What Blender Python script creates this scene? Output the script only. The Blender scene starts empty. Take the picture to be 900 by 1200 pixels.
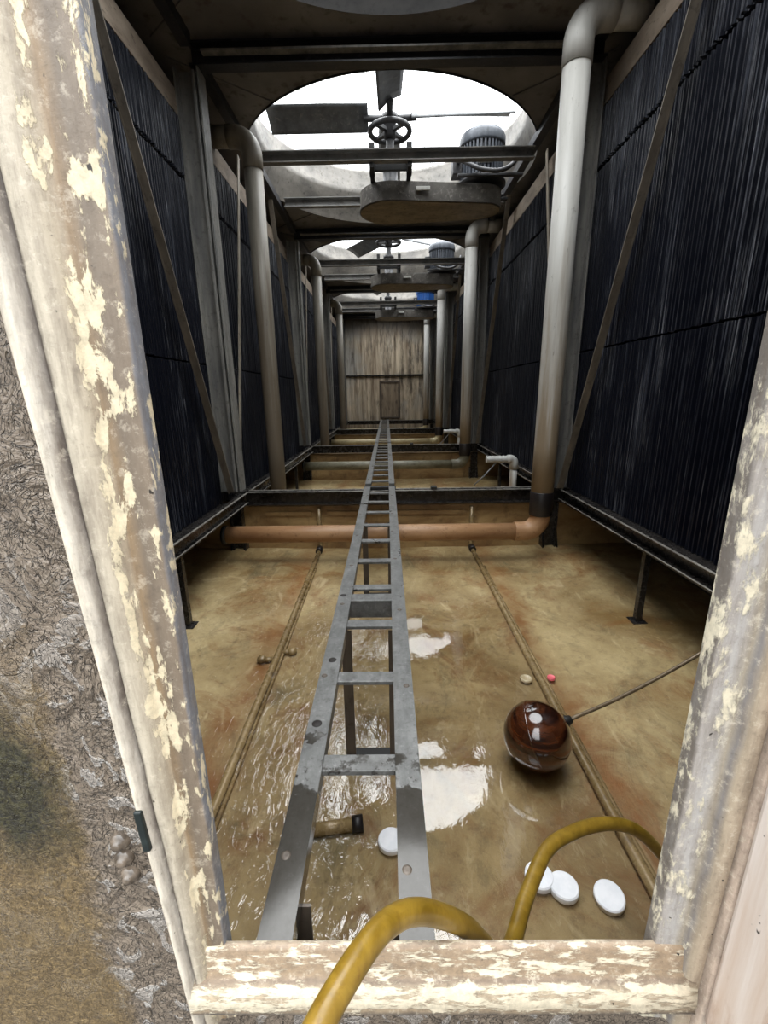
import bpy, bmesh, math, random
from mathutils import Vector, Matrix
random.seed(7)
PI = math.pi
sc = bpy.context.scene
COL = sc.collection
ZC = 1.58                                  # eye height above the basin floor
YB = [4.28, 8.28, 12.28, 16.28]            # frames that divide the four bays
DECK = 4.26
FX = 0.08                                  # fan axis in x
ORD = ['nearest the doorway', 'second from the doorway', 'third from the doorway', 'farthest from the doorway']
BAY = ['bay nearest the doorway', 'second bay from the doorway', 'third bay from the doorway', 'last bay by the plank end wall']

# ------------------------------------------------------------------ materials
def lin(c):
    f = lambda v: v / 12.92 if v <= 0.04045 else ((v + 0.055) / 1.055) ** 2.4
    return tuple(f(v / 255.0) for v in c) + (1.0,)

class Nodes:
    def __init__(self, name):
        self.m = bpy.data.materials.new(name); self.m.use_nodes = True
        self.t = self.m.node_tree; self.t.nodes.clear()
        self.out = self.new('ShaderNodeOutputMaterial')
        self.b = self.new('ShaderNodeBsdfPrincipled')
        self.link(self.b.outputs[0], self.out.inputs[0])
        self.pos = self.new('ShaderNodeNewGeometry').outputs['Position']
    def new(self, k, **kw):
        n = self.t.nodes.new(k)
        for a, v in kw.items(): setattr(n, a, v)
        return n
    def link(self, a, b): self.t.links.new(a, b)
    def coords(self, scale=(1, 1, 1), off=(0, 0, 0), src=None):
        n = self.new('ShaderNodeMapping'); n.inputs['Scale'].default_value = scale
        n.inputs['Location'].default_value = off
        self.link(src or self.pos, n.inputs['Vector']); return n.outputs[0]
    def noise(self, vec, scale=5, detail=6, rough=0.6, dist=0.0):
        n = self.new('ShaderNodeTexNoise'); n.inputs['Scale'].default_value = scale
        n.inputs['Detail'].default_value = detail; n.inputs['Roughness'].default_value = rough
        n.inputs['Distortion'].default_value = dist
        self.link(vec, n.inputs['Vector']); return n.outputs['Fac']
    def step(self, fac, lo, hi, a=0.0, b=1.0):
        n = self.new('ShaderNodeMapRange'); n.clamp = True
        for i, v in enumerate((lo, hi, a, b)): n.inputs[1 + i].default_value = v
        self.link(fac, n.inputs[0]); return n.outputs[0]
    def mix(self, fac, a, b, mode='MIX'):
        n = self.new('ShaderNodeMix', data_type='RGBA', blend_type=mode)
        if isinstance(fac, (int, float)): n.inputs[0].default_value = fac
        else: self.link(fac, n.inputs[0])
        for s, v in ((n.inputs[6], a), (n.inputs[7], b)):
            if isinstance(v, tuple): s.default_value = v
            else: self.link(v, s)
        return n.outputs[2]
    def math(self, op, a, b=0.0, c=None):
        n = self.new('ShaderNodeMath', operation=op)
        for i, v in enumerate((a, b)):
            if isinstance(v, (int, float)): n.inputs[i].default_value = v
            else: self.link(v, n.inputs[i])
        return n.outputs[0]
    def sep(self, vec=None):
        n = self.new('ShaderNodeSeparateXYZ'); self.link(vec or self.pos, n.inputs[0]); return n.outputs
    def color(self, c):
        if isinstance(c, tuple): self.b.inputs['Base Color'].default_value = c
        else: self.link(c, self.b.inputs['Base Color'])
    def set(self, rough=0.6, metal=0.0, spec=0.5):
        if isinstance(rough, (int, float)): self.b.inputs['Roughness'].default_value = rough
        else: self.link(rough, self.b.inputs['Roughness'])
        self.b.inputs['Metallic'].default_value = metal
        self.b.inputs['Specular IOR Level'].default_value = spec
    def bump(self, h, strength=0.3, dist=0.01):
        n = self.new('ShaderNodeBump'); n.inputs['Strength'].default_value = strength
        n.inputs['Distance'].default_value = dist
        self.link(h, n.inputs['Height']); self.link(n.outputs[0], self.b.inputs['Normal'])

def two_tone(name, c1, c2, scale=6, stretch=(1, 1, 1), lo=0.4, hi=0.6, rough=0.6, metal=0.0, c3=None, t3=(0.6, 0.68), s3=30, bump=0.15, spec=0.5):
    n = Nodes(name)
    v = n.coords(stretch)
    f = n.noise(v, scale)
    col = n.mix(n.step(f, lo, hi), lin(c1), lin(c2))
    g = n.noise(n.coords(stretch, (3, 5, 1)), s3, 4)
    if c3: col = n.mix(n.step(g, *t3), col, lin(c3))
    n.color(col); n.set(rough, metal, spec)
    if bump: n.bump(g, bump, 0.004)
    return n.m

def make_floor_mat():
    n = Nodes('basin_floor_stained')
    a = n.noise(n.pos, 1.3, 8, 0.65, 0.5)
    col = n.mix(n.step(a, 0.34, 0.66), lin((130, 104, 62)), lin((192, 172, 128)))
    b = n.noise(n.coords((1, 1, 1), (9, 2, 0)), 2.2, 12, 0.72, 1.4)
    col = n.mix(n.step(b, 0.50, 0.66, 0, 0.85), col, lin((128, 84, 38)))
    c = n.noise(n.coords((1.0, 0.6, 1), (1, 7, 0)), 3.4, 12, 0.74, 0.8)
    col = n.mix(n.step(c, 0.54, 0.70, 0, 0.75), col, lin((100, 92, 66)))
    d = n.noise(n.coords((1, 1, 1), (4, 4, 0)), 16, 10, 0.78)
    col = n.mix(n.step(d, 0.52, 0.74, 0, 0.7), col, lin((88, 66, 38)))
    d2 = n.noise(n.coords((1, 0.5, 1), (14, 4, 0)), 28, 10, 0.8, 0.6)
    col = n.mix(n.step(d2, 0.56, 0.72, 0, 0.5), col, lin((222, 208, 172)))
    e = n.noise(n.coords((2.2, 0.8, 1), (2, 8, 0)), 1.6, 8, 0.65, 2.2)
    col = n.mix(n.step(e, 0.58, 0.68, 0, 0.5), col, lin((214, 196, 156)))
    g = n.noise(n.coords((1, 1, 1), (22, 8, 0)), 5.0, 10, 0.8, 1.0)
    col = n.mix(n.step(g, 0.66, 0.72, 0, 0.8), col, lin((48, 40, 28)))
    # rust tracks beside the two floor pipes
    x = n.sep()[0]
    for px in (-0.78, 0.93):
        dd = n.math('ABSOLUTE', n.math('ADD', n.math('SUBTRACT', x, px), n.math('MULTIPLY', n.math('SUBTRACT', a, 0.5), 0.25)))
        col = n.mix(n.math('MULTIPLY', n.step(dd, 0.0, 0.15, 1, 0), n.step(b, 0.35, 0.6, 0.1, 0.75)), col, lin((138, 88, 40)))
    n.color(col); n.set(n.step(c, 0.3, 0.7, 0.3, 0.6), 0, 0.5)
    n.bump(n.math('ADD', d, n.math('MULTIPLY', c, 1.5)), 0.5, 0.012)
    return n.m

def make_basin_wall_mat():
    n = Nodes('basin_wall_stained')
    a = n.noise(n.coords((1, 1, 2.5)), 1.8, 8, 0.65, 0.5)
    col = n.mix(n.step(a, 0.35, 0.65), lin((122, 92, 56)), lin((174, 146, 100)))
    b = n.noise(n.coords((1, 1, 0.6), (9, 2, 0)), 7, 8, 0.7)
    col = n.mix(n.step(b, 0.52, 0.72, 0, 0.8), col, lin((84, 60, 38)))
    n.color(col); n.set(0.55); n.bump(b, 0.3, 0.01)
    return n.m

def make_fill_mat():
    n = Nodes('fill_sheet_navy')
    z = n.sep()[2]
    a = n.noise(n.coords((70, 70, 0.9)), 1.0, 6, 0.7)
    a2 = n.noise(n.coords((150, 150, 2.2), (5, 5, 5)), 1.0, 4, 0.65)
    top = n.step(z, 2.2, 3.7, 0.0, 0.05)
    patch = n.noise(n.coords((1, 1.8, 0.6), (3, 3, 3)), 1.4, 5)
    pm = n.math('ADD', top, n.step(patch, 0.35, 0.68, -0.07, 0.07))
    col = n.mix(n.step(n.math('ADD', a, pm), 0.55, 0.70, 0, 0.8), lin((9, 13, 25)), lin((84, 88, 98)))
    col = n.mix(n.step(n.math('ADD', a2, pm), 0.60, 0.70, 0, 0.7), col, lin((140, 142, 148)))
    f = n.noise(n.coords((20, 20, 14), (1, 1, 1)), 2.0, 6, 0.7)
    col = n.mix(n.step(f, 0.45, 0.7, 0, 0.5), col, lin((15, 17, 24)))
    n.color(col); n.set(0.38, 0, 0.35); n.bump(f, 0.3, 0.01)
    return n.m

def make_moulding_mat(name, bands, flake, cover, stretch, scale, off, speck=0.3, soft=0.014, wob=0.05):
    """bands: [(u, colour)] across the moulding; flake: paint left on it; cover: [(u, noise threshold)] where the paint survives"""
    n = Nodes(name)
    uv = n.new('ShaderNodeUVMap').outputs[0]
    u0 = n.sep(uv)[0]
    w = n.noise(n.coords(stretch, off), scale * 0.6, 6, 0.65)
    u = n.math('ADD', u0, n.math('MULTIPLY', n.math('SUBTRACT', w, 0.5), wob * 2))
    r = n.new('ShaderNodeValToRGB'); n.link(u, r.inputs[0]); e = r.color_ramp.elements
    e[0].position, e[0].color = bands[0][0], lin(bands[0][1]); e[1].position, e[1].color = bands[-1][0], lin(bands[-1][1])
    for p, c in bands[1:-1]: q = e.new(p); q.color = lin(c)
    col = r.outputs[0]
    st = n.noise(n.coords((stretch[0] * 1.0, 1, stretch[2] * 0.35), (off[0] + 4, 1, 1)), scale * 2.4, 8, 0.7)
    col = n.mix(n.step(st, 0.42, 0.66, 0, 0.5), col, lin((96, 84, 72)))
    c = n.noise(n.coords((1, 1, 1), (5, 1, 2)), 60, 10, 0.76)
    col = n.mix(n.step(c, 0.54, 0.66, 0, speck), col, lin((70, 60, 50)))
    col = n.mix(n.step(c, 0.46, 0.36, 0, speck), col, lin((226, 216, 196)))
    t = n.new('ShaderNodeValToRGB'); n.link(u0, t.inputs[0]); e = t.color_ramp.elements
    g = lambda v: (v, v, v, 1)
    e[0].position, e[0].color = cover[0][0], g(cover[0][1]); e[1].position, e[1].color = cover[-1][0], g(cover[-1][1])
    for p, v in cover[1:-1]: q = e.new(p); q.color = g(v)
    a = n.noise(n.coords(stretch, (off[0] + 1, off[1], off[2])), scale, 10, 0.68, 0.25)
    m = n.step(n.math('SUBTRACT', a, t.outputs[0]), -soft, soft)
    p = n.mix(n.step(c, 0.44, 0.68), lin(flake), lin(tuple(int(v * 0.82) for v in flake)))
    col = n.mix(m, col, p)
    s = n.noise(n.coords((1, 1, 0.7), (7, 1, 3)), 75, 2)
    col = n.mix(n.step(s, 0.73, 0.76), col, lin((46, 40, 34)))
    n.color(col); n.set(n.step(c, 0.3, 0.7, 0.35, 0.6)); n.bump(n.math('ADD', m, n.math('MULTIPLY', c, 0.7)), 0.5, 0.003)
    return n.m

def make_pale_mat(name, c1, c2, c3):
    n = Nodes(name)
    a = n.noise(n.coords((22, 22, 1.2)), 1.0, 7, 0.65)
    col = n.mix(n.step(a, 0.35, 0.65), lin(c1), lin(c2))
    b = n.noise(n.coords((8, 8, 2.0), (4, 4, 4)), 1.6, 8, 0.7)
    col = n.mix(n.step(b, 0.54, 0.7, 0, 0.8), col, lin(c3))
    s = n.noise(n.coords((1, 1, 0.6), (2, 6, 3)), 60, 2)
    col = n.mix(n.step(s, 0.73, 0.77), col, lin((48, 42, 36)))
    n.color(col); n.set(0.5); n.bump(a, 0.25, 0.003)
    return n.m

def make_laminate_mat():
    n = Nodes('mat_glass_laminate')
    p = n.sep()
    warp = n.noise(n.pos, 9, 3, 0.6)
    wv = n.new('ShaderNodeVectorMath', operation='ADD'); n.link(n.pos, wv.inputs[0])
    wc = n.new('ShaderNodeTexNoise'); wc.inputs['Scale'].default_value = 7; wc.inputs['Detail'].default_value = 4
    n.link(n.pos, wc.inputs['Vector'])
    sc_ = n.new('ShaderNodeVectorMath', operation='SCALE'); sc_.inputs[3].default_value = 0.09
    n.link(wc.outputs['Color'], sc_.inputs[0]); n.link(sc_.outputs[0], wv.inputs[1])
    strand = None
    for q, (sc2, di, wd2) in enumerate(((22, 3.2, 0.016), (34, 2.6, 0.018), (52, 2.2, 0.022))):
        nn = n.noise(n.coords((1, 1, 0.8), (q * 3.1, q, q * 1.7), wv.outputs[0]), sc2, 1.0, 0.5, di)
        l = n.step(n.math('ABSOLUTE', n.math('SUBTRACT', nn, 0.5)), 0.0, wd2)
        strand = l if strand is None else n.math('MULTIPLY', strand, l)
    fine = n.noise(n.coords((1, 1, 0.5), (2, 2, 2)), 130, 4, 0.7, 1.5)
    col = n.mix(strand, lin((58, 50, 42)), lin((110, 98, 86)))
    col = n.mix(n.step(fine, 0.42, 0.7, 0, 0.6), col, lin((138, 126, 110)))
    # glossy pale resin runs
    r = n.noise(n.coords((1.3, 1, 1.1), (1, 0, 4)), 11, 5, 0.55, 1.2)
    runs = n.math('MULTIPLY', n.step(r, 0.54, 0.60), n.step(p[2], 1.15, 1.5, 1, 0))
    col = n.mix(n.math('MULTIPLY', runs, 0.45), col, lin((172, 168, 164)))
    rim = n.math('MULTIPLY', n.step(n.math('ABSOLUTE', n.math('SUBTRACT', r, 0.57)), 0.0, 0.014, 1, 0), n.step(p[2], 1.15, 1.5, 1, 0))
    col = n.mix(n.math('MULTIPLY', rim, 0.45), col, lin((214, 212, 208)))  # bright contour highlights painted along the edges of the runs
    # algae patch and brown growth low on the panel
    nz = n.noise(n.pos, 6, 7, 0.7)
    dx = n.math('DIVIDE', n.math('ADD', p[0], 0.555), 0.075)
    dz = n.math('DIVIDE', n.math('SUBTRACT', p[2], 1.03), 0.15)
    rr = n.math('SQRT', n.math('ADD', n.math('MULTIPLY', dx, dx), n.math('MULTIPLY', dz, dz)))
    alg = n.step(n.math('ADD', rr, n.math('MULTIPLY', n.math('SUBTRACT', nz, 0.5), 2.6)), 0.5, 1.25, 1, 0)
    brn = n.math('MULTIPLY', n.step(n.math('ADD', p[0], n.math('MULTIPLY', n.math('SUBTRACT', nz, 0.5), 0.16)), -0.492, -0.462, 1, 0), n.step(n.math('ADD', p[2], n.math('MULTIPLY', nz, 0.3)), 1.25, 1.45, 1, 0))
    fuzz = n.noise(n.coords((1, 1, 1), (6, 2, 2)), 70, 6, 0.75, 2.0)
    bc = n.mix(n.step(fuzz, 0.35, 0.65), lin((78, 60, 34)), lin((164, 138, 92)))
    col = n.mix(n.math('MULTIPLY', brn, 0.85), col, bc)
    gc = n.mix(n.step(fuzz, 0.4, 0.66), lin((16, 16, 10)), lin((80, 78, 48)))
    col = n.mix(n.math('MULTIPLY', alg, 0.93), col, gc)
    n.color(col); n.set(n.step(runs, 0, 1, 0.5, 0.18))
    h = n.math('ADD', n.math('ADD', strand, n.math('MULTIPLY', r, 5.0)), n.math('MULTIPLY', fuzz, n.math('MULTIPLY', brn, 2.0)))
    n.bump(h, 0.9, 0.006)
    return n.m

def make_plank_mat():
    n = Nodes('end_wall_streaked')
    a = n.noise(n.coords((6, 1, 0.3)), 1.6, 8, 0.7)
    col = n.mix(n.step(a, 0.36, 0.64), lin((126, 108, 88)), lin((220, 204, 178)))
    c = n.noise(n.coords((0.9, 1, 0.5), (1.3, 0, 7)), 1.0, 5)
    col = n.mix(n.step(c, 0.48, 0.62, 0, 0.7), col, lin((168, 168, 164)))
    b = n.noise(n.coords((3.2, 1, 0.55), (4, 0, 2)), 1.0, 9, 0.75)
    col = n.mix(n.step(b, 0.50, 0.62, 0, 0.85), col, lin((62, 52, 44)))
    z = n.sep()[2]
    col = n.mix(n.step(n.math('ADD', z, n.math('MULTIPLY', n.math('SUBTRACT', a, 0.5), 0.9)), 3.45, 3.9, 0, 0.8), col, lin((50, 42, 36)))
    n.color(col); n.set(0.6); n.bump(a, 0.2, 0.01)
    return n.m

def make_pipe_mat(name, c1, c2, stain, zlo, zhi):
    n = Nodes(name)
    z = n.sep()[2]
    a = n.noise(n.coords((7, 7, 0.6)), 1.6, 8, 0.65)
    col = n.mix(n.step(a, 0.35, 0.65), lin(c1), lin(c2))
    m = n.math('ADD', n.step(z, zlo, zhi, 0.42, -0.25), n.math('SUBTRACT', n.noise(n.coords((9, 9, 0.35), (3, 1, 1)), 1.5, 8, 0.7), 0.35))
    col = n.mix(n.step(m, 0.1, 0.42, 0, 0.85), col, lin(stain))
    s = n.noise(n.coords((1, 1, 0.4), (8, 1, 1)), 22, 5, 0.7)
    col = n.mix(n.step(s, 0.62, 0.72, 0, 0.5), col, lin((70, 60, 50)))
    n.color(col); n.set(0.45); n.bump(s, 0.15, 0.004)
    return n.m

def make_steel_mat(name, c1, c2, c3, rough=0.45, metal=0.0, stretch=(5, 5, 0.7)):
    n = Nodes(name)
    a = n.noise(n.coords(stretch), 2.2, 8, 0.65)
    col = n.mix(n.step(a, 0.35, 0.65), lin(c1), lin(c2))
    b = n.noise(n.coords((1, 1, 1), (4, 4, 4)), 18, 8, 0.72)
    col = n.mix(n.step(b, 0.55, 0.7, 0, 0.75), col, lin(c3))
    n.color(col); n.set(n.step(b, 0.3, 0.7, rough - 0.12, rough + 0.15), metal); n.bump(b, 0.2, 0.003)
    return n.m

def make_ladder_mat():
    n = Nodes('ladder_galvanised')
    a = n.noise(n.coords((9, 4, 9)), 2.2, 8, 0.65)
    col = n.mix(n.step(a, 0.35, 0.65), lin((84, 84, 82)), lin((114, 114, 112)))
    b = n.noise(n.coords((1, 1, 1), (4, 4, 4)), 40, 8, 0.75)
    col = n.mix(n.step(b, 0.52, 0.66, 0, 0.6), col, lin((58, 54, 50)))
    col = n.mix(n.step(b, 0.44, 0.34, 0, 0.5), col, lin((150, 150, 148)))
    w = n.noise(n.coords((1, 1, 1), (2, 6, 1)), 7, 6, 0.65)
    wet = n.step(n.math('ADD', n.sep()[1], n.math('MULTIPLY', w, 0.75)), 1.22, 1.26, 1, 0)     # splashed wet end by the sill
    blot = n.step(n.noise(n.coords((1, 1, 1), (8, 3, 1)), 9, 5, 0.6), 0.66, 0.68)
    wet = n.math('MAXIMUM', wet, blot)
    col = n.mix(n.math('MULTIPLY', wet, 0.85), col, lin((54, 50, 44)))
    n.color(col); n.set(n.step(wet, 0, 1, 0.42, 0.08), 0.15); n.bump(n.math('MULTIPLY', b, n.step(wet, 0, 1, 1.0, 0.15)), 0.2, 0.002)
    return n.m

def make_ball_mat():
    n = Nodes('float_ball_brown_banded')
    a = n.noise(n.coords((3, 3, 22)), 2.2, 6, 0.6, 0.5)
    col = n.mix(n.step(a, 0.38, 0.66), lin((28, 12, 7)), lin((82, 42, 20)))
    n.color(col); n.set(0.12, 0, 0.6)
    n.b.inputs['Coat Weight'].default_value = 0.5
    n.b.inputs['Coat Roughness'].default_value = 0.05
    return n.m

def make_hose_mat():
    n = Nodes('hose_amber')
    a = n.noise(n.coords((1, 1, 1)), 14, 6, 0.65, 1.0)
    col = n.mix(n.step(a, 0.35, 0.7), lin((104, 80, 20)), lin((140, 112, 40)))
    b = n.noise(n.coords((1, 1, 1), (4, 2, 2)), 55, 5, 0.7)
    col = n.mix(n.step(b, 0.56, 0.72, 0, 0.6), col, lin((92, 64, 16)))
    n.color(col); n.set(0.3, 0, 0.5); n.bump(b, 0.1, 0.002)
    n.b.inputs['Subsurface Weight'].default_value = 0.12
    n.b.inputs['Subsurface Radius'].default_value = (0.02, 0.012, 0.003)
    return n.m

def make_water_mat():
    n = Nodes('thin_water')
    n.t.nodes.remove(n.b)
    tr = n.new('ShaderNodeBsdfTransparent'); tr.inputs[0].default_value = (0.985, 0.98, 0.965, 1)
    gl = n.new('ShaderNodeBsdfGlossy'); gl.inputs['Roughness'].default_value = 0.02
    fr = n.new('ShaderNodeFresnel'); fr.inputs['IOR'].default_value = 2.0
    mx = n.new('ShaderNodeMixShader')
    xs = n.sep()
    w = n.noise(n.coords((1.5, 0.6, 1)), 22, 3, 0.55, 0.8)
    big = n.noise(n.coords((1, 1, 1), (5, 5, 0)), 3.0, 2, 0.5)
    # running water under the walkway and left of it, calmer to the right
    calm = n.step(xs[0], -0.35, 0.06, 0.85, 0.05)
    h = n.math('ADD', n.math('MULTIPLY', w, calm), n.math('MULTIPLY', big, 0.3))
    bp = n.new('ShaderNodeBump'); bp.inputs['Strength'].default_value = 0.6; bp.inputs['Distance'].default_value = 0.010
    n.link(h, bp.inputs['Height'])
    n.link(bp.outputs[0], gl.inputs['Normal']); n.link(bp.outputs[0], fr.inputs['Normal'])
    edge = n.noise(n.coords((1, 1, 1), (3, 3, 0)), 3.5, 5, 0.6)
    film = n.math('MULTIPLY', n.step(n.math('ADD', xs[1], n.math('MULTIPLY', edge, 0.8)), 2.95, 3.5, 1, 0), n.step(n.math('ADD', n.math('ABSOLUTE', n.math('SUBTRACT', xs[0], 0.05)), n.math('MULTIPLY', edge, 0.4)), 0.85, 1.35, 1, 0))
    n.link(n.math('MULTIPLY', fr.outputs[0], film), mx.inputs[0]); n.link(tr.outputs[0], mx.inputs[1]); n.link(gl.outputs[0], mx.inputs[2])
    n.link(mx.outputs[0], n.out.inputs[0])
    return n.m

M = {}
M['floor'] = make_floor_mat()
M['bwall'] = make_basin_wall_mat()
M['fill'] = make_fill_mat()
M['jamb_left'] = make_moulding_mat('jamb_flaking_cream', [(0.0, (120, 122, 128)), (0.03, (132, 118, 102)), (0.22, (118, 106, 92)), (0.36, (140, 118, 90)), (0.46, (176, 164, 144)), (0.68, (188, 178, 160)), (0.715, (70, 62, 56)), (0.755, (88, 78, 70)), (0.79, (186, 178, 166)), (0.92, (216, 206, 188)), (0.97, (150, 134, 116)), (1.0, (206, 196, 178))],
    (218, 204, 174), [(0.0, 0.56), (0.06, 0.52), (0.14, 0.60), (0.24, 0.50), (0.34, 0.58), (0.40, 0.50), (0.50, 0.56), (0.62, 0.75), (1.0, 0.80)], (1, 1, 0.42), 34, (0, 0, 0))
M['jamb_right'] = make_moulding_mat('jamb_silver_grey', [(0.0, (110, 104, 98)), (0.03, (158, 152, 146)), (0.25, (166, 162, 158)), (0.40, (150, 140, 124)), (0.45, (120, 116, 114)), (0.50, (160, 146, 126)), (0.70, (182, 164, 142)), (0.74, (110, 96, 84)), (0.80, (196, 176, 158)), (1.0, (206, 194, 184))],
    (212, 202, 178), [(0.0, 0.54), (0.10, 0.57), (0.25, 0.55), (0.40, 0.58), (0.50, 0.70), (1.0, 0.80)], (1, 1, 0.42), 32, (7, 0, 2), 0.35, 0.03)
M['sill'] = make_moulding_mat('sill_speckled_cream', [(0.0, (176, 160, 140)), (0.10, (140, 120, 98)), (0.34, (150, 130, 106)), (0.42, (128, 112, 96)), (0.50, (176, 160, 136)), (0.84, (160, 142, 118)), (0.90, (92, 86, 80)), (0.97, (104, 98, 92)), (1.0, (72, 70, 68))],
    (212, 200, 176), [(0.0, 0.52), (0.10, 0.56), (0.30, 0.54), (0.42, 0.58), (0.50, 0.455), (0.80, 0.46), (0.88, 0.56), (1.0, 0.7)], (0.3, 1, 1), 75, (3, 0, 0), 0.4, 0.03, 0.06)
M['pale'] = make_pale_mat('frame_pale_gelcoat', (142, 132, 118), (176, 166, 150), (116, 98, 76))
M['leaf'] = make_pale_mat('door_leaf_pinkish', (188, 166, 148), (214, 204, 196), (160, 130, 108))
M['laminate'] = make_laminate_mat()
M['plank'] = make_plank_mat()
M['doorframe'] = two_tone('door_frame_dark', (70, 60, 52), (92, 80, 68), 6, rough=0.6)
M['doorpanel'] = two_tone('door_panel_streaked', (112, 98, 82), (150, 134, 112), 2.5, (3, 1, 0.5), 0.35, 0.65, 0.6, 0, (78, 66, 56), (0.55, 0.68), 8)
M['pvc'] = make_pipe_mat('riser_grey_stained', (172, 170, 164), (196, 194, 188), (128, 108, 80), 0.5, 3.2)
M['pvc_dark'] = make_pipe_mat('riser_weathered', (126, 122, 112), (160, 154, 142), (92, 80, 64), 0.6, 5.2)
M['sleeve'] = two_tone('sleeve_black', (24, 20, 20), (40, 34, 32), rough=0.4)
M['clay'] = make_steel_mat('pipe_terracotta', (146, 106, 72), (176, 138, 100), (104, 70, 44), 0.45, 0, (1, 3, 3))
M['pipe_olive'] = make_steel_mat('pipe_olive_grey', (96, 92, 74), (140, 136, 116), (70, 56, 40), 0.45, 0, (1.5, 3, 3))
M['pipe_straw'] = make_steel_mat('pipe_straw', (150, 136, 100), (190, 176, 138), (98, 80, 54), 0.5, 0, (1.5, 3, 3))
M['column'] = make_steel_mat('column_grey', (92, 92, 92), (140, 138, 132), (62, 58, 54), 0.4)
M['brace'] = make_steel_mat('brace_grey_brown', (98, 92, 84), (130, 122, 110), (62, 54, 48), 0.45)
M['strip'] = make_steel_mat('strip_pale', (132, 124, 112), (160, 150, 134), (84, 74, 62), 0.5)
M['beam'] = make_steel_mat('beam_black', (30, 28, 27), (48, 45, 43), (56, 52, 48), 0.24, 0, (2, 2, 2))
M['edge_light'] = make_steel_mat('beam_edge_highlight', (118, 114, 108), (160, 156, 148), (96, 92, 86), 0.3, 0.2, (2, 2, 2))  # pale grey painted as the light caught on beam flanges
M['roofbeam'] = make_steel_mat('roof_beam_dark', (32, 33, 38), (56, 56, 60), (92, 90, 88), 0.4, 0, (1, 3, 3))
M['deck'] = two_tone('deck_grey_brown', (100, 97, 96), (134, 130, 127), 1.4, (1, 1, 1), 0.35, 0.65, 0.6, 0, (70, 62, 56), (0.55, 0.75), 9, 0.2)
M['casing'] = two_tone('casing_dark', (46, 40, 34), (66, 58, 48), 1.4, rough=0.7)
M['board'] = two_tone('board_weathered', (120, 106, 92), (152, 138, 122), 3, (1, 1.2, 3), 0.35, 0.65, 0.65, 0, (84, 72, 60), (0.58, 0.7), 14, 0.25)
M['stack'] = make_steel_mat('stack_scaled', (84, 81, 76), (128, 123, 115), (48, 43, 38), 0.55, 0, (1.2, 1.2, 2.0))
M['stack_dark'] = make_steel_mat('stack_shaded_dark', (26, 25, 25), (56, 54, 52), (16, 15, 14), 0.55, 0, (1.2, 1.2, 2.0))  # darker copy of the stack colour, nearest bay's shade painted in
M['galv'] = make_ladder_mat()
M['galv_dark'] = make_steel_mat('leg_dull_steel', (70, 62, 54), (96, 86, 76), (40, 32, 26), 0.45, 0.1)
M['black'] = two_tone('black_paint', (16, 16, 17), (30, 29, 28), rough=0.45)
M['hole'] = two_tone('hole_dark', (22, 18, 16), (34, 28, 24), rough=0.7)
M['blade'] = make_steel_mat('blade_grey', (72, 74, 76), (104, 106, 108), (140, 138, 134), 0.4, 0, (3, 3, 3))
M['fanbeam'] = make_steel_mat('fan_beam_grey', (104, 104, 104), (142, 140, 136), (74, 66, 58), 0.4, 0, (2, 3, 3))
M['iron'] = make_steel_mat('iron_dark', (40, 40, 42), (62, 62, 64), (84, 80, 76), 0.4)
M['motor'] = make_steel_mat('motor_grey_blue', (66, 70, 78), (98, 104, 112), (50, 50, 52), 0.4)
M['motor_blue'] = make_steel_mat('motor_bright_blue', (26, 72, 138), (44, 98, 168), (24, 40, 66), 0.4)
M['guard'] = make_steel_mat('belt_guard_grey', (70, 66, 62), (104, 100, 94), (170, 166, 158), 0.5, 0, (3, 3, 3))
M['guard_base'] = make_steel_mat('belt_guard_tan', (112, 98, 78), (150, 134, 106), (66, 56, 46), 0.55, 0, (2, 3, 3))
M['plate'] = two_tone('plate_bright', (214, 214, 208), (196, 196, 190), rough=0.3)
M['cable'] = two_tone('cable_grey', (62, 62, 64), (84, 84, 86), rough=0.5)
M['wire'] = two_tone('wire_galvanised', (120, 120, 120), (140, 140, 140), rough=0.5)
M['ball'] = make_ball_mat()
M['brass'] = make_steel_mat('rod_dull_bronze', (92, 78, 58), (120, 104, 82), (60, 48, 36), 0.35, 0.3, (1, 1, 1))
M['hose'] = make_hose_mat()
M['tablet'] = two_tone('tablet_white', (236, 236, 238), (226, 227, 230), 20, rough=0.7, bump=0.1)
M['pink'] = two_tone('cap_pink', (226, 92, 104), (236, 120, 128), 20, rough=0.4)
M['clear'] = two_tone('cap_milky', (176, 158, 124), (196, 182, 152), 20, rough=0.15)
M['floorpipe'] = make_steel_mat('floor_pipe_dull', (112, 92, 60), (150, 128, 90), (70, 52, 32), 0.25, 0.1, (3, 1, 3))
M['whitepipe'] = make_pipe_mat('small_pipe_white', (190, 190, 186), (214, 214, 210), (140, 120, 92), 0.2, 1.0)
M['resin'] = two_tone('resin_bump', (112, 100, 88), (70, 62, 54), 40, rough=0.15, bump=0.2)
M['strap'] = two_tone('strap_black', (26, 34, 34), (44, 54, 52), 20, rough=0.4)
M['water'] = make_water_mat()

# ------------------------------------------------------------------ mesh helpers
def box(bm, x0, x1, y0, y1, z0, z1, bev=0.0, mi=0):
    vs = [bm.verts.new((x, y, z)) for z in (z0, z1) for y in (y0, y1) for x in (x0, x1)]
    fs = [bm.faces.new([vs[i] for i in q]) for q in ((0, 2, 3, 1), (4, 5, 7, 6), (0, 1, 5, 4), (2, 6, 7, 3), (0, 4, 6, 2), (1, 3, 7, 5))]
    for f in fs: f.material_index = mi
    if bev > 0:
        es = list({e for f in fs for e in f.edges})
        bmesh.ops.bevel(bm, geom=es, offset=bev, segments=2, affect='EDGES', profile=0.5)

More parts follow.
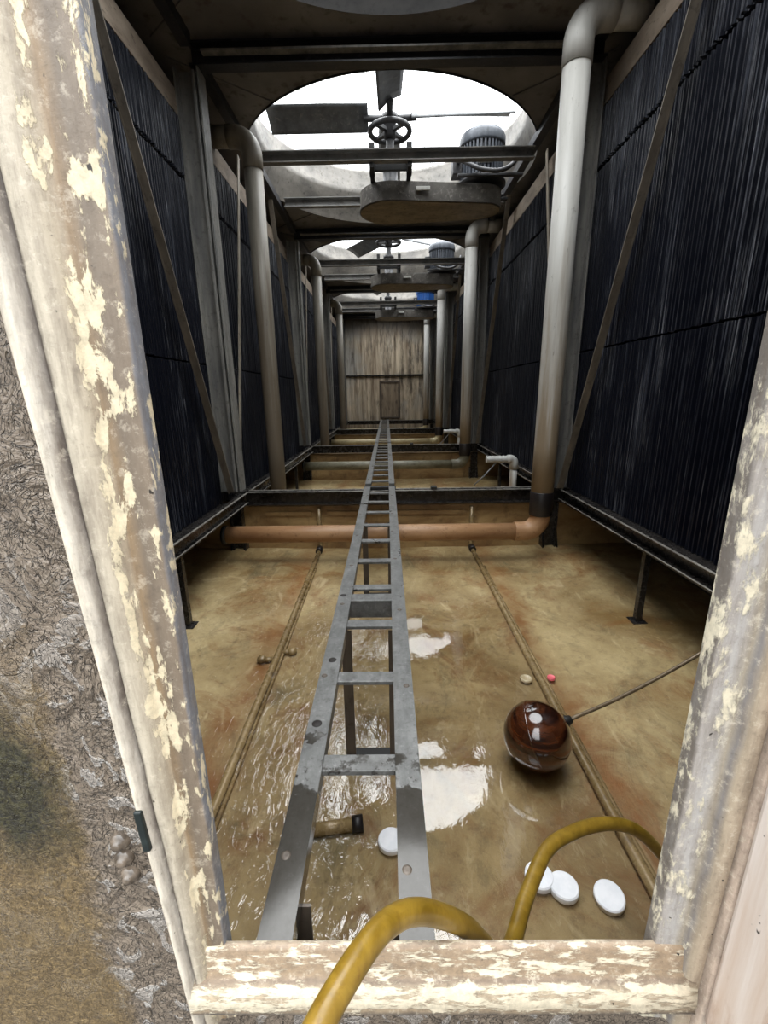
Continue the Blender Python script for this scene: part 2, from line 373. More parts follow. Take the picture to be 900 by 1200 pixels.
def prism(bm, prof, axis_pts, mi=0, caps=True):
    """prof: closed list of (a, b); axis_pts: function mapping (a, b, k) for k = 0, 1 to a point"""
    r0 = [bm.verts.new(axis_pts(a, b, 0)) for a, b in prof]
    r1 = [bm.verts.new(axis_pts(a, b, 1)) for a, b in prof]
    n = len(prof); out = []
    for i in range(n):
        j = (i + 1) % n
        f = bm.faces.new((r0[i], r0[j], r1[j], r1[i])); f.material_index = mi; out.append(f)
    if caps:
        bm.faces.new(r0[::-1]).material_index = mi; bm.faces.new(r1).material_index = mi
    return out

def tube(bm, pts, r, seg=16, caps=True, closed=False, mi=0):
    pts = [Vector(p) for p in pts]; n = len(pts)
    rr = r if isinstance(r, (list, tuple)) else [r] * n
    tang = []
    for i in range(n):
        if closed: a, b = pts[i - 1], pts[(i + 1) % n]
        else: a, b = pts[max(i - 1, 0)], pts[min(i + 1, n - 1)]
        tang.append((b - a).normalized())
    up = Vector((0, 0, 1)) if abs(tang[0].z) < 0.9 else Vector((0, 1, 0))
    u = (up - tang[0] * up.dot(tang[0])).normalized()
    rings = []
    for i in range(n):
        u = (u - tang[i] * u.dot(tang[i])).normalized(); v = tang[i].cross(u)
        rings.append([bm.verts.new(pts[i] + (u * math.cos(2 * PI * k / seg) + v * math.sin(2 * PI * k / seg)) * rr[i]) for k in range(seg)])
    last = n if closed else n - 1
    for i in range(last):
        A, B = rings[i], rings[(i + 1) % n]
        for k in range(seg):
            f = bm.faces.new((A[k], A[(k + 1) % seg], B[(k + 1) % seg], B[k])); f.smooth = True; f.material_index = mi
    if caps and not closed:
        bm.faces.new(rings[0][::-1]).material_index = mi; bm.faces.new(rings[-1]).material_index = mi

def lathe(bm, prof, c=(0, 0), seg=32, mi=0, smooth=True, closed=False):
    rings = [[bm.verts.new((c[0] + r * math.cos(2 * PI * k / seg), c[1] + r * math.sin(2 * PI * k / seg), z)) for k in range(seg)] if r > 1e-6 else [bm.verts.new((c[0], c[1], z))] for r, z in prof]
    pairs = list(zip(rings, rings[1:])) + ([(rings[-1], rings[0])] if closed else [])
    for A, B in pairs:
        for k in range(seg):
            j = (k + 1) % seg
            q = [A[k % len(A)], A[j % len(A)], B[j % len(B)], B[k % len(B)]]
            q = list(dict.fromkeys(q))
            if len(q) > 2:
                f = bm.faces.new(q); f.smooth = smooth; f.material_index = mi

def bar(bm, p0, p1, w, t, side):
    """flat bar w wide along `side`, t thick"""
    p0, p1, s = Vector(p0), Vector(p1), Vector(side)
    d = (p1 - p0).normalized(); s = (s - d * s.dot(d)).normalized(); n = d.cross(s)
    prism(bm, [(-w / 2, -t / 2), (w / 2, -t / 2), (w / 2, t / 2), (-w / 2, t / 2)], lambda a, b, k: (p1 if k else p0) + s * a + n * b)

def arc(c, r, a0, a1, u, v, n=8):
    c, u, v = Vector(c), Vector(u), Vector(v)
    return [c + u * (r * math.cos(a0 + (a1 - a0) * i / n)) + v * (r * math.sin(a0 + (a1 - a0) * i / n)) for i in range(n + 1)]

def spline(pts, n=10):
    P = [Vector(p) for p in pts]; P = [P[0] * 2 - P[1]] + P + [P[-1] * 2 - P[-2]]; out = []
    for i in range(1, len(P) - 2):
        for k in range(n):
            t = k / n; a, b, c, d = P[i - 1:i + 3]
            out.append(0.5 * ((2 * b) + (c - a) * t + (2 * a - 5 * b + 4 * c - d) * t * t + (3 * b - a - 3 * c + d) * t ** 3))
    out.append(P[-2]); return out

def obj(name, bm, mats, parent=None, loc=(0, 0, 0)):
    bmesh.ops.recalc_face_normals(bm, faces=bm.faces)
    me = bpy.data.meshes.new(name); bm.to_mesh(me); bm.free()
    for m in (mats if isinstance(mats, (list, tuple)) else [mats]): me.materials.append(m)
    o = bpy.data.objects.new(name, me); COL.objects.link(o); o.location = loc
    if parent: o.parent = parent
    return o

def B(): return bmesh.new()

def tag(o, label, cat, group=None):
    o['label'] = label; o['category'] = cat
    if group: o['group'] = group
    return o

def thing(name, label, cat, loc=(0, 0, 0), rz=0, group=None):
    o = bpy.data.objects.new(name, None); COL.objects.link(o); o.location = loc; o.rotation_euler = (0, 0, rz)
    o.empty_display_size = 0.1
    return tag(o, label, cat, group)

def struct(name, bm, m, loc=(0, 0, 0), parent=None):
    o = obj(name, bm, m, parent, loc)
    if parent is None: o['kind'] = 'structure'
    return o

def dup(root, loc, label, rz=None):
    def cp(o, par):
        c = o.copy(); COL.objects.link(c)
        if par: c.parent = par
        for ch in [x for x in bpy.data.objects if x.parent == o]: cp(ch, c)
        return c
    r = cp(root, None); r.location = loc; r['label'] = label
    if rz is not None: r.rotation_euler = (0, 0, rz)
    return r

def find(root, stem):
    out = []
    for ch in [x for x in bpy.data.objects if x.parent == root]:
        if ch.name.split('.')[0] == stem: out.append(ch)
        out += find(ch, stem)
    return out

def recolour(root, stem, m):
    for o in find(root, stem):
        o.data = o.data.copy(); o.data.materials[0] = m

# ------------------------------------------------------------------ setting: basin
bm = B()
nx, ny = 72, 190
X0, X1, Y0, Y1 = -2.32, 2.46, 0.50, 16.42
from mathutils import noise as mn
def floor_z(x, y):
    base = 0.0 if y > 4.3 else max(0.0, (y - 2.2)) * 0.022
    base += max(0.0, abs(x - 0.05) - 0.9) * 0.02
    return base + 0.010 * mn.noise(Vector((x * 1.3, y * 1.1, 0))) + 0.004 * mn.noise(Vector((x * 5, y * 5, 2)))
gv = [[bm.verts.new((X0 + (X1 - X0) * i / nx, Y0 + (Y1 - Y0) * j / ny, floor_z(X0 + (X1 - X0) * i / nx, Y0 + (Y1 - Y0) * j / ny))) for i in range(nx + 1)] for j in range(ny + 1)]
for j in range(ny):
    for i in range(nx):
        f = bm.faces.new((gv[j][i], gv[j][i + 1], gv[j + 1][i + 1], gv[j + 1][i])); f.smooth = True
struct('floor', bm, M['floor'])

bm = B()
bm.faces.new([bm.verts.new(p) for p in ((X0, 0.57, 0.020), (X1, 0.57, 0.020), (X1, 4.27, 0.020), (X0, 4.27, 0.020))])
w = obj('water', bm, M['water']); w['kind'] = 'stuff'; tag(w, 'thin sheet of clear water running over the tan basin floor', 'water')

for k, y in enumerate(YB[:3]):
    bm = B(); box(bm, X0, X1, y + 0.01, y + 0.12, -0.02, 0.50, 0.01)
    # raised horizontal panel rib on the face
    box(bm, -1.25, -0.78, y - 0.006, y + 0.012, 0.40, 0.44); box(bm, -0.62, 0.78, y - 0.006, y + 0.012, 0.40, 0.44)
    struct('wall_basin', bm, M['bwall'])
for nm, xa, xb in (('wall_left', X0 - 0.06, X0), ('wall_right', X1, X1 + 0.06)):
    bm = B(); box(bm, xa, xb, 0.4, 16.6, -0.02, 4.4); struct(nm, bm, M['casing'])

# end wall with planks, batten and a flush panel door
bm = B()
xs = -2.3
while xs < 2.44:
    wd = 0.27 if (int(xs * 10) % 2) else 0.31
    x2 = min(xs + wd, 2.45)
    box(bm, xs + 0.010, x2 - 0.010, 16.46, 16.50, -0.02, DECK, 0.004); xs = x2
box(bm, -2.3, 2.45, 16.485, 16.55, -0.02, DECK)
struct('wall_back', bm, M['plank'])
bm = B(); box(bm, -1.7, 1.8, 16.40, 16.46, 2.20, 2.26, 0.008); struct('trim_1', bm, M['beam'])
bm = B()
for a in ((-0.25, -0.18, 0.72, 2.05), (0.42, 0.49, 0.72, 2.05), (-0.18, 0.42, 1.98, 2.05), (-0.18, 0.42, 0.72, 0.78)):
    box(bm, a[0], a[1], 16.41, 16.46, a[2], a[3], 0.006)
struct('door_2', bm, M['doorframe'])
bm = B(); box(bm, -0.18, 0.42, 16.435, 16.46, 0.78, 1.98); obj('door_panel', bm, M['doorpanel'], bpy.data.objects['door_2'])

# ceiling deck with four round fan openings
R_OPEN = 1.72
FY = [2.28, 6.28, 10.28, 14.28]
bm = B(); seg = 96
ya = 0.40
for k, fy in enumerate(FY):
    yb = YB[k] if k < 3 else 16.56
    ya = 0.40 if k == 0 else YB[k - 1]
    for z, flip in ((DECK, 0), (DECK + 0.03, 1)):
        ring, outer = [], []
        for s in range(seg):
            a = 2 * PI * (s + 0.5) / seg; c, d = math.cos(a), math.sin(a)
            ring.append(bm.verts.new((FX + R_OPEN * c, fy + R_OPEN * d, z)))
            tx = ((X1 + 0.06 - FX) / c if c > 0 else (X0 - 0.06 - FX) / c) if abs(c) > 1e-6 else 1e9
            ty = ((yb - fy) / d if d > 0 else (ya - fy) / d) if abs(d) > 1e-6 else 1e9
            t = min(tx, ty); outer.append(bm.verts.new((FX + t * c, fy + t * d, z)))
        corners = {}
        for s in range(seg):
            j = (s + 1) % seg
            p, q = outer[s].co, outer[j].co
            if abs(p.x - q.x) > 1e-4 and abs(p.y - q.y) > 1e-4:
                cx = (X1 + 0.06) if max(p.x, q.x) > FX + 1.5 else (X0 - 0.06)
                cy = yb if max(p.y, q.y) > fy + 1.0 and abs(max(p.y, q.y) - yb) < 1e-3 else ya
                cv = bm.verts.new((cx, cy, z))
                bm.faces.new((ring[s], outer[s], cv, outer[j], ring[j]))
            else:
                bm.faces.new((ring[s], outer[s], outer[j], ring[j]))
    # seams of the deck panels
    for sx in (-1, 1):
        for sy in (-1, 1):
            a = math.atan2(sy * 1.5, sx * 1.3)
            p0 = Vector((FX + (R_OPEN + 0.02) * math.cos(a), fy + (R_OPEN + 0.02) * math.sin(a), DECK - 0.006)); p1 = Vector((FX + sx * 1.85, fy + sy * 1.9, DECK - 0.006))
            bar(bm, p0, p1, 0.03, 0.012, (0.6, -0.8, 0))
struct('ceiling', bm, M['deck'])

# ------------------------------------------------------------------ setting: doorway
def jamb(name, xe, sgn, z0, z1, mats, taper):
    # profile: (u outward, y, band); u scales with height through taper
    prof = [(0.0, 0.520), (0.0, 0.499), (0.003, 0.496), (0.050, 0.494), (0.054, 0.490), (0.060, 0.482), (0.072, 0.479), (0.086, 0.478), (0.089, 0.484), (0.093, 0.484), (0.096, 0.474), (0.102, 0.470), (0.114, 0.470), (0.120, 0.476), (0.122, 0.520)]
    bm = B(); N = 14; rows = []
    for i in range(N + 1):
        z = z0 + (z1 - z0) * i / N; s = taper(z)
        rows.append([bm.verts.new((xe + sgn * u * s + 0.0012 * mn.noise(Vector((z * 9, u * 40, 1))), y, z)) for u, y in prof])
    ul = bm.loops.layers.uv.new('UVMap')
    for i in range(N):
        for j in range(len(prof) - 1):
            f = bm.faces.new((rows[i][j], rows[i][j + 1], rows[i + 1][j + 1], rows[i + 1][j])); f.smooth = True
            for lp, (jj, ii) in zip(f.loops, ((j, i), (j + 1, i), (j + 1, i + 1), (j, i + 1))):
                lp[ul].uv = (prof[jj][0] / 0.122, z0 + (z1 - z0) * ii / N)
    return struct(name, bm, mats)
jamb('trim_2', -0.272, -1, 0.55, 2.45, M['jamb_left'], lambda z: 0.54 + 0.42 * (z - 0.65) / 0.98)
jamb('trim_3', 0.418, 1, 0.55, 2.45, M['jamb_right'], lambda z: 0.80 + 0.1 * (z - 0.65) / 0.98)
def sill():
    prof = [(0.505, -0.060), (0.505, 0.0), (0.497, 0.0), (0.493, -0.004), (0.490, -0.046), (0.484, -0.055), (0.476, -0.064), (0.472, -0.085), (0.470, -0.096), (0.474, -0.104), (0.470, -0.110), (0.478, -0.118), (0.505, -0.120)]
    bm = B(); N = 20; rows = []; ul = bm.loops.layers.uv.new('UVMap')
    for i in range(N + 1):
        x = -0.330 + (0.482 + 0.330) * i / N
        rows.append([bm.verts.new((x, y - 0.003, 0.725 + z + 0.0015 * mn.noise(Vector((x * 14, z * 40, 4))))) for y, z in prof])
    for i in range(N):
        for j in range(len(prof) - 1):
            f = bm.faces.new((rows[i][j], rows[i][j + 1], rows[i + 1][j + 1], rows[i + 1][j])); f.smooth = True
            for lp, (jj, ii) in zip(f.loops, ((j, i), (j + 1, i), (j + 1, i + 1), (j, i + 1))):
                lp[ul].uv = (min(1, max(0, (jj - 1) / 10.0)), ii / N)
    for r in (rows[0], rows[-1]): bm.faces.new(r)
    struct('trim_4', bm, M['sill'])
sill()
bm = B(); box(bm, -0.272, 0.418, 0.46, 0.52, 2.40, 2.50, 0.006); struct('trim_5', bm, M['pale'])
# front wall: laminate panels round the doorway
bm = B()
box(bm, X0 - 0.06, -0.312, 0.507, 0.56, -0.02, DECK)
box(bm, 0.470, X1 + 0.06, 0.507, 0.56, -0.02, DECK)
box(bm, -0.312, 0.470, 0.507, 0.545, -0.02, 0.64)
box(bm, -0.312, 0.470, 0.507, 0.56, 2.44, DECK)
struct('wall_front', bm, M['laminate'])
# opened door leaf standing out from the hinge side
bm = B(); box(bm, 0.493, 0.530, -0.28, 0.466, 0.60, 2.42, 0.008)
struct('door_1', bm, M['leaf'])

# three resin-covered bolt heads on the laminate and a black strap on the bead
for i, (x, z, lab) in enumerate(((-0.412, 0.933, 'topmost of three glossy resin-covered bolt heads on the laminate panel'), (-0.411, 0.900, 'middle one of three glossy resin-covered bolt heads on the laminate panel'), (-0.407, 0.866, 'lowest of three glossy resin-covered bolt heads on the laminate panel'))):
    bm = B(); lathe(bm, [(0.0150, 0.0), (0.0145, 0.004), (0.0120, 0.0085), (0.008, 0.0095), (0.0075, 0.013), (0.005, 0.0155), (0, 0.016)], seg=20)
    o = obj('bolt_head', bm, M['resin'], loc=(x, 0.5075, z)); o.rotation_euler = (PI / 2, 0, 0)
    tag(o, lab, 'bolt', 'bolt heads beside the doorway')
bm = B(); box(bm, -0.0055, 0.0055, -0.004, 0.004, -0.035, 0.035, 0.002)
o = obj('strap', bm, M['strap'], loc=(-0.347, 0.4690, 0.998)); o.rotation_euler = (0, -0.05, 0)
tag(o, 'short black rubber strap stuck on the cream bead of the doorway jamb', 'strap')

# ------------------------------------------------------------------ fill packs and header boards
TIER_Z = {'L': [(0.56, 1.858), (1.875, 3.305), (3.345, 3.76)], 'R': [(0.662, 1.918), (1.935, 3.335), (3.375, 3.79)]}
TIER_N = ['bottom tier', 'middle tier', 'top tier']
XF = {'L': -1.67, 'R': 1.80}
SIDE = {'L': 'left', 'R': 'right'}
PITCH = 0.036
fill_cache = {}
def fill_mesh(length, z0, z1, sgn, var):
    key = (round(length, 3), round(z0, 3), sgn, var)
    if key in fill_cache: return fill_cache[key]
    rnd = random.Random(hash(key) & 0xffff)
    bm = B(); n = max(4, int(length / PITCH)); p = length / n
    ys, ds = [], []
    for i in range(n):
        j = rnd.uniform(-0.003, 0.003); dpt = rnd.uniform(0.018, 0.030)
        for t, d in ((0.0, 0.0), (0.22, 0.1), (0.36, 1.0), (0.64, 1.0), (0.78, 0.1)):
            ys.append((i + t) * p + j * (0.5 if d else 0)); ds.append(d * dpt)
    ys.append(length); ds.append(0)
    NZ = 7; H = z1 - z0; rows = []
    for k in range(NZ + 1):
        z = H * k / NZ; row = []
        for y, d in zip(ys, ds):
            wob = 0.006 * mn.noise(Vector((y * 1.2, z * 1.5, var * 3.0 + z0)))
            edge = rnd.uniform(-0.006, 0.004) if k in (0, NZ) else 0
            row.append(bm.verts.new((-sgn * (d + wob), y, z + edge)))
        rows.append(row)
    for k in range(NZ):
        for i in range(len(ys) - 1):
            bm.faces.new((rows[k][i], rows[k][i + 1], rows[k + 1][i + 1], rows[k + 1][i]))
    back = [[bm.verts.new((sgn * 0.50, y, z)) for y in (0, length)] for z in (0, H)]
    bm.faces.new((back[0][0], back[0][1], back[1][1], back[1][0]))
    bm.faces.new(rows[0] + [back[0][1], back[0][0]]); bm.faces.new(rows[-1] + [back[1][1], back[1][0]])
    bm.faces.new([r[0] for r in rows] + [back[1][0], back[0][0]]); bm.faces.new([r[-1] for r in rows] + [back[1][1], back[0][1]])
    bmesh.ops.recalc_face_normals(bm, faces=bm.faces)
    me = bpy.data.meshes.new('fill_pack'); bm.to_mesh(me); bm.free(); me.materials.append(M['fill'])
    fill_cache[key] = me; return me
for sd, sgn in (('L', -1), ('R', 1)):
    for k in range(4):
        a = 0.58 if k == 0 else YB[k - 1] + 0.005
        b = YB[k] - 0.005 if k < 3 else 16.12
        cut = 3.30 if (k == 0 and sd == 'R') else (2.40 if k == 0 else (a + b) / 2)
        for t, (z0, z1) in enumerate(TIER_Z[sd]):
            for h, (ya, yb) in enumerate(((a, cut - 0.004), (cut + 0.004, b))):
                me = fill_mesh(yb - ya, z0, z1, sgn, h if k == 0 else 2)
                o = bpy.data.objects.new('fill_pack', me); COL.objects.link(o)
                step = (0.05 if h == 1 and t == 2 and sd == 'R' and k == 0 else 0)
                o.location = (XF[sd], ya, z0 + step * 0)
                tag(o, f'black ribbed fill pack, {SIDE[sd]} wall, {TIER_N[t]}, {"near" if h == 0 else "far"} half, {BAY[k].replace(" from the doorway", "").replace(" by the plank end wall", "").replace(" nearest the doorway", " one")}', 'fill pack', 'ribbed fill packs lining both walls')
        bm = B(); box(bm, 0, 0.04, 0, b - a, 0, 0.185, 0.004)
        o = obj('header_board', bm, M['board'], loc=(XF[sd] - (0.02 if sd == 'R' else 0.02), a, TIER_Z[sd][2][1] + 0.008))
        tag(o, f'weathered grey board above the {SIDE[sd]} fill packs, {BAY[k]}', 'board', 'header boards above the fill')

# ------------------------------------------------------------------ columns, posts, beams
def h_profile(w, d, t):
    return [(-w/2, -d/2), (-w/2 + t, -d/2), (-w/2 + t, -t/2), (w/2 - t, -t/2), (w/2 - t, -d/2), (w/2, -d/2), (w/2, d/2), (w/2 - t, d/2), (w/2 - t, t/2), (-w/2 + t, t/2), (-w/2 + t, d/2), (-w/2, d/2)]
XCOL = {'L': -1.55, 'R': 1.655}
for sd in 'LR':
    for k, y in enumerate(YB):
        sx = 1 if sd == 'L' else -1
        yy = y if k < 3 else y - 0.02
        t = thing('steel_column', f'grey steel column by the {SIDE[sd]} fill, {ORD[k]}', 'column', (XCOL[sd], yy, 0.66), 0, 'steel columns between the bays')
        H = 4.09 - 0.66
        bm = B(); prism(bm, h_profile(0.20, 0.15, 0.014), lambda a, b, q: (a, b, 0.012 + q * (H - 0.012))); obj('shaft', bm, M['column'], t)
        bm = B()      # rolled lip strip down the inner flange
        box(bm, 0.055 * sx - 0.012, 0.055 * sx + 0.012, -0.075, -0.012, 0.012, H - 0.02, 0.003); obj('stiffener', bm, M['column'], t)
        bm = B(); box(bm, -0.13, 0.13, -0.10, 0.10, 0.0, 0.012, 0.002); obj('base_plate', bm, M['beam'], t)
        # short black post under the beam
        t = thing('basin_post', f'short black post under the {SIDE[sd]} column, {ORD[k]}', 'post', (XCOL[sd] + 0.02 * sx, yy - 0.02, 0), 0, 'basin posts under the columns')
        bm = B(); prism(bm, h_profile(0.12, 0.12, 0.012), lambda a, b, q: (a, b, 0.012 + q * 0.50)); obj('shaft', bm, M['beam'], t)
        bm = B(); box(bm, -0.09, 0.09, -0.10, 0.09, -0.01, 0.012, 0.002)
        for s in (-1, 1): prism(bm, [(-0.10, 0.012), (0.05, 0.012), (0.05, 0.22), (-0.02, 0.22)], lambda a, b, q, s=s: (s * (0.068 + 0.010 * q), a, b))
        obj('foot_bracket', bm, M['beam'], t)
def channel_profile(w, h, t):   # C on its side: open face toward -a
    return [(-w/2, -h/2), (w/2, -h/2), (w/2, h/2), (-w/2, h/2), (-w/2, h/2 - t), (w/2 - t, h/2 - t), (w/2 - t, -h/2 + t), (-w/2, -h/2 + t)]
for k, y in enumerate(YB):
    t = thing('cross_beam', f'black double-channel beam across the basin, {ORD[k]}', 'beam', (0.13, y, 0.655), 0, 'beams across the basin')
    for s in (-1, 1):
        bm = B(); prism(bm, channel_profile(0.055, 0.13, 0.010), lambda a, b, q, s=s: ((-1.56, 1.66)[q], s * (0.034 - a) , b - 0.065)); ch_ = obj('channel', bm, M['beam'], t)
        bm = B(); box(bm, -1.54, 1.64, s * 0.048 - 0.012, s * 0.048 + 0.012, -0.002, 0.003, 0.001); obj('highlight_strip', bm, M['edge_light'], ch_)  # thin pale strip painted as a highlight line on the flange top
    if k < 3:
        bm = B(); box(bm, 0.30, 0.36, -0.05, 0.03, 0.0, 0.035, 0.006); obj('clamp', bm, M['black'], t)
for sd in 'LR':
    for k in range(4):
        a = 0.58 if k == 0 else YB[k - 1] + 0.075; b = YB[k] - 0.075
        sx = -1 if sd == 'L' else 1
        xe = -1.385 if sd == 'L' else 1.68
        bm = B(); prism(bm, [(0, 0), (0.10, 0), (0.10, -0.010), (0.055, -0.010), (0.055, -0.095), (0.10, -0.095), (0.10, -0.105), (0, -0.105), (0, -0.095), (0.045, -0.095), (0.045, -0.010), (0, -0.010)], lambda u, z, q: (sx * u * (0.65 if sd == 'L' else 1.45), q * (b - a), z))
        o = obj('edge_beam', bm, M['beam'], loc=(xe, a, 0.655)); tag(o, f'long black beam below the {SIDE[sd]} fill, {BAY[k]}', 'beam', 'long beams below the fill')
        bm = B(); box(bm, min(0, sx * 0.018), max(0, sx * 0.018), 0.0, b - a, -0.002, 0.004, 0.001); obj('highlight_strip', bm, M['edge_light'], o)  # pale strips here and on the lower flange are painted highlights
        bm = B(); box(bm, min(0, sx * 0.012), max(0, sx * 0.012), 0.0, b - a, -0.097, -0.092, 0.001); obj('highlight_strip', bm, M['edge_light'], o)
        if sd == 'L':
            bm = B(); box(bm, -0.14, 0.14, 0.0, b - a, 0.0, 0.012, 0.001)
            o = obj('support_rail', bm, M['beam'], loc=(-1.62, a, 0.541)); tag(o, f'flat black rail on which the left fill rests, {BAY[k]}', 'rail', 'rails under the left fill')
        bm = B(); box(bm, -0.02, 0.02, -0.02, 0.02, 0.0, 0.545); box(bm, -0.05, 0.05, -0.05, 0.05, -0.01, 0.01)
        bx = xe + sx * (0.05 if sd == 'R' else 0.03)
        o = obj('basin_prop', bm, M['beam'], loc=(bx, a + (b - a) * 0.60, 0.02)); tag(o, f'thin black prop under the {SIDE[sd]} long beam, {BAY[k]}', 'prop', 'props under the long beams')

# ceiling beams
for k, y in enumerate(YB):
    t = thing('roof_beam', f'dark steel beam across the ceiling, {ORD[k]}', 'beam', (0.1, y, 4.10), 0, 'beams across the ceiling')
    bm = B(); prism(bm, channel_profile(0.10, 0.155, 0.012), lambda a, b, q: ((-1.62, 1.66)[q], a - 0.02, b + 0.0775)); obj('channel', bm, M['roofbeam'], t)
    bm = B(); prism(bm, [(-0.13, 0.05), (-0.07, 0.05), (-0.07, 0.056), (-0.124, 0.056), (-0.124, 0.064), (-0.13, 0.064)], lambda a, b, q: ((-1.5, 1.4)[q], a, b)); obj('angle_lip', bm, M['column'], t)  # lip in lighter column grey, a lit streak put into the colour
for sd, xe, sx in (('L', -1.46, -1), ('R', 1.62, 1)):
    for k in range(4):
        a = 0.60 if k == 0 else YB[k - 1] + 0.10; b = YB[k] - 0.14
        bm = B(); prism(bm, [(0, 0), (0.085, 0), (0.085, 0.01), (0.01, 0.01), (0.01, 0.085), (0, 0.085)], lambda u, z, q: (sx * u, q * (b - a), z))
        o = obj('roof_angle', bm, M['roofbeam'], loc=(xe, a, 4.17)); tag(o, f'dark steel angle along the ceiling, {SIDE[sd]} edge, {BAY[k]}', 'beam', 'angles along the ceiling edges')

# braces
for sd in 'LR':
    x = -1.55 if sd == 'L' else 1.69
    sx = 1 if sd == 'L' else -1
    for k, y in enumerate(YB):
        p0 = Vector((0, y - 1.53, 4.12)); p1 = Vector((0, y - 0.10, 0.68))
        bm = B(); bar(bm, p0 - p1, (0, 0, 0), 0.090, 0.009, (0, 1, 0)); off = Vector((sx * 0.028, -0.041, -0.0)); bar(bm, p0 - p1 + off, off, 0.056, 0.009, (1, 0, 0))
        o = obj('diagonal_brace', bm, M['brace'], loc=(x, p1.y, p1.z)); tag(o, f'dark diagonal steel brace leaning across the {SIDE[sd]} fill, {BAY[k]}', 'brace', 'diagonal braces')
        if k:
            yb = YB[k - 1]
            p0 = Vector((0, yb + 0.16, 0.70)); p1 = Vector((0, yb + 1.12, 4.05))
            bm = B(); bar(bm, (0, 0, 0), p1 - p0, 0.055, 0.010, (0, 1, 0))
            o = obj('brace_strip', bm, M['strip'], loc=(x + (0.02 if sd == 'L' else 0.02), p0.y, p0.z - 0.03)); tag(o, f'pale flat steel strip leaning against the {SIDE[sd]} fill, {BAY[k]}', 'brace', 'flat brace strips')

# ------------------------------------------------------------------ pipes
def riser_right(y, k):
    x = 1.39; r = 0.097; zc = 4.13
    t = thing('riser_pipe', f'grey plastic riser pipe with top elbow by the right fill, {ORD[k]}', 'pipe', (x, y, 0.34), 0, 'risers by the right fill')
    bm = B(); tube(bm, [(0, 0, 0.36), (0, 0, 0.8), (0, 0, 2.0), (0, 0, zc - 0.34 - 0.24)], r, 28); obj('pipe', bm, M['pvc'], t)
    bm = B(); c = (0.17, 0, zc - 0.34 - 0.17)
    tube(bm, [(0, 0, zc - 0.34 - 0.31)] + arc(c, 0.17, PI, PI / 2, (1, 0, 0), (0, 0, 1), 10) + [(0.24, 0, zc - 0.34)], 0.104, 28); obj('elbow', bm, M['pvc'], t)
    bm = B(); tube(bm, [(0.20, 0, zc - 0.34), (0.46, 0, zc - 0.34)], r, 28); obj('pipe', bm, M['pvc'], t)
    bm = B(); tube(bm, [(0, 0, 0.158), (0, 0, 0.165), (0, 0, 0.370), (0, 0, 0.375)], [0.098, 0.101, 0.101, 0.098], 28); obj('sleeve', bm, M['sleeve'], t)
    return t
def cross_pipe(y, k, m, lab):
    t = thing('cross_pipe', lab, 'pipe', (0, y, 0.34), 0, 'pipes across the basin')
    bm = B(); tube(bm, [(-1.50, 0, 0), (-0.7, 0, 0), (0.3, 0, 0), (1.20, 0, 0)], 0.079, 28); obj('pipe', bm, m, t)
    bm = B(); tube(bm, [(-1.535, 0, 0), (-1.53, 0, 0), (-1.50, 0, 0), (-1.495, 0, 0)], [0.080, 0.088, 0.088, 0.080], 28); obj('end_cap', bm, M['black'], t)
    bm = B(); tube(bm, [(1.16, 0, 0), (1.165, 0, 0)] + arc((1.24, 0, 0.15), 0.15, -PI / 2, 0, (1, 0, 0), (0, 0, 1), 10) + [(1.39, 0, 0.156)], 0.089, 28); obj('elbow', bm, m, t)
    return t
for k in range(4):
    riser_right(YB[k] - 0.43, k)
cp = [(M['clay'], 'terracotta brown pipe lying across the basin nearest the doorway'), (M['pipe_olive'], 'dull olive grey pipe across the basin behind the first beam'), (M['pipe_straw'], 'straw coloured pipe across the basin in the third bay'), (M['pipe_straw'], 'straw coloured pipe across the basin by the plank end wall')]
for k in range(4): cross_pipe(YB[k] - 0.43, k, cp[k][0], cp[k][1])
for i, y in enumerate((5.0, 9.0, 13.0)):
    r = 0.09; zc = 4.02 - 0.02
    t = thing('riser_pipe', f'weathered grey riser pipe with top elbow by the left fill, {("nearest the doorway", "second from the doorway", "farthest from the doorway")[i]}', 'pipe', (-1.28, y, 0.0), 0, 'risers by the left fill')
    bm = B(); tube(bm, [(0, 0, 0.0), (0, 0, 1.0), (0, 0, 2.4), (0, 0, zc - 0.26)], r, 28); obj('pipe', bm, M['pvc_dark'], t)
    bm = B(); tube(bm, [(0, 0, zc - 0.28)] + arc((-0.16, 0, zc - 0.16), 0.16, 0, PI / 2, (1, 0, 0), (0, 0, 1), 10) + [(-0.22, 0, zc)], 0.097, 28); obj('elbow', bm, M['pvc_dark'], t)
    bm = B(); tube(bm, [(-0.20, 0, zc), (-0.36, 0, zc)], r, 28); obj('pipe', bm, M['pvc_dark'], t)
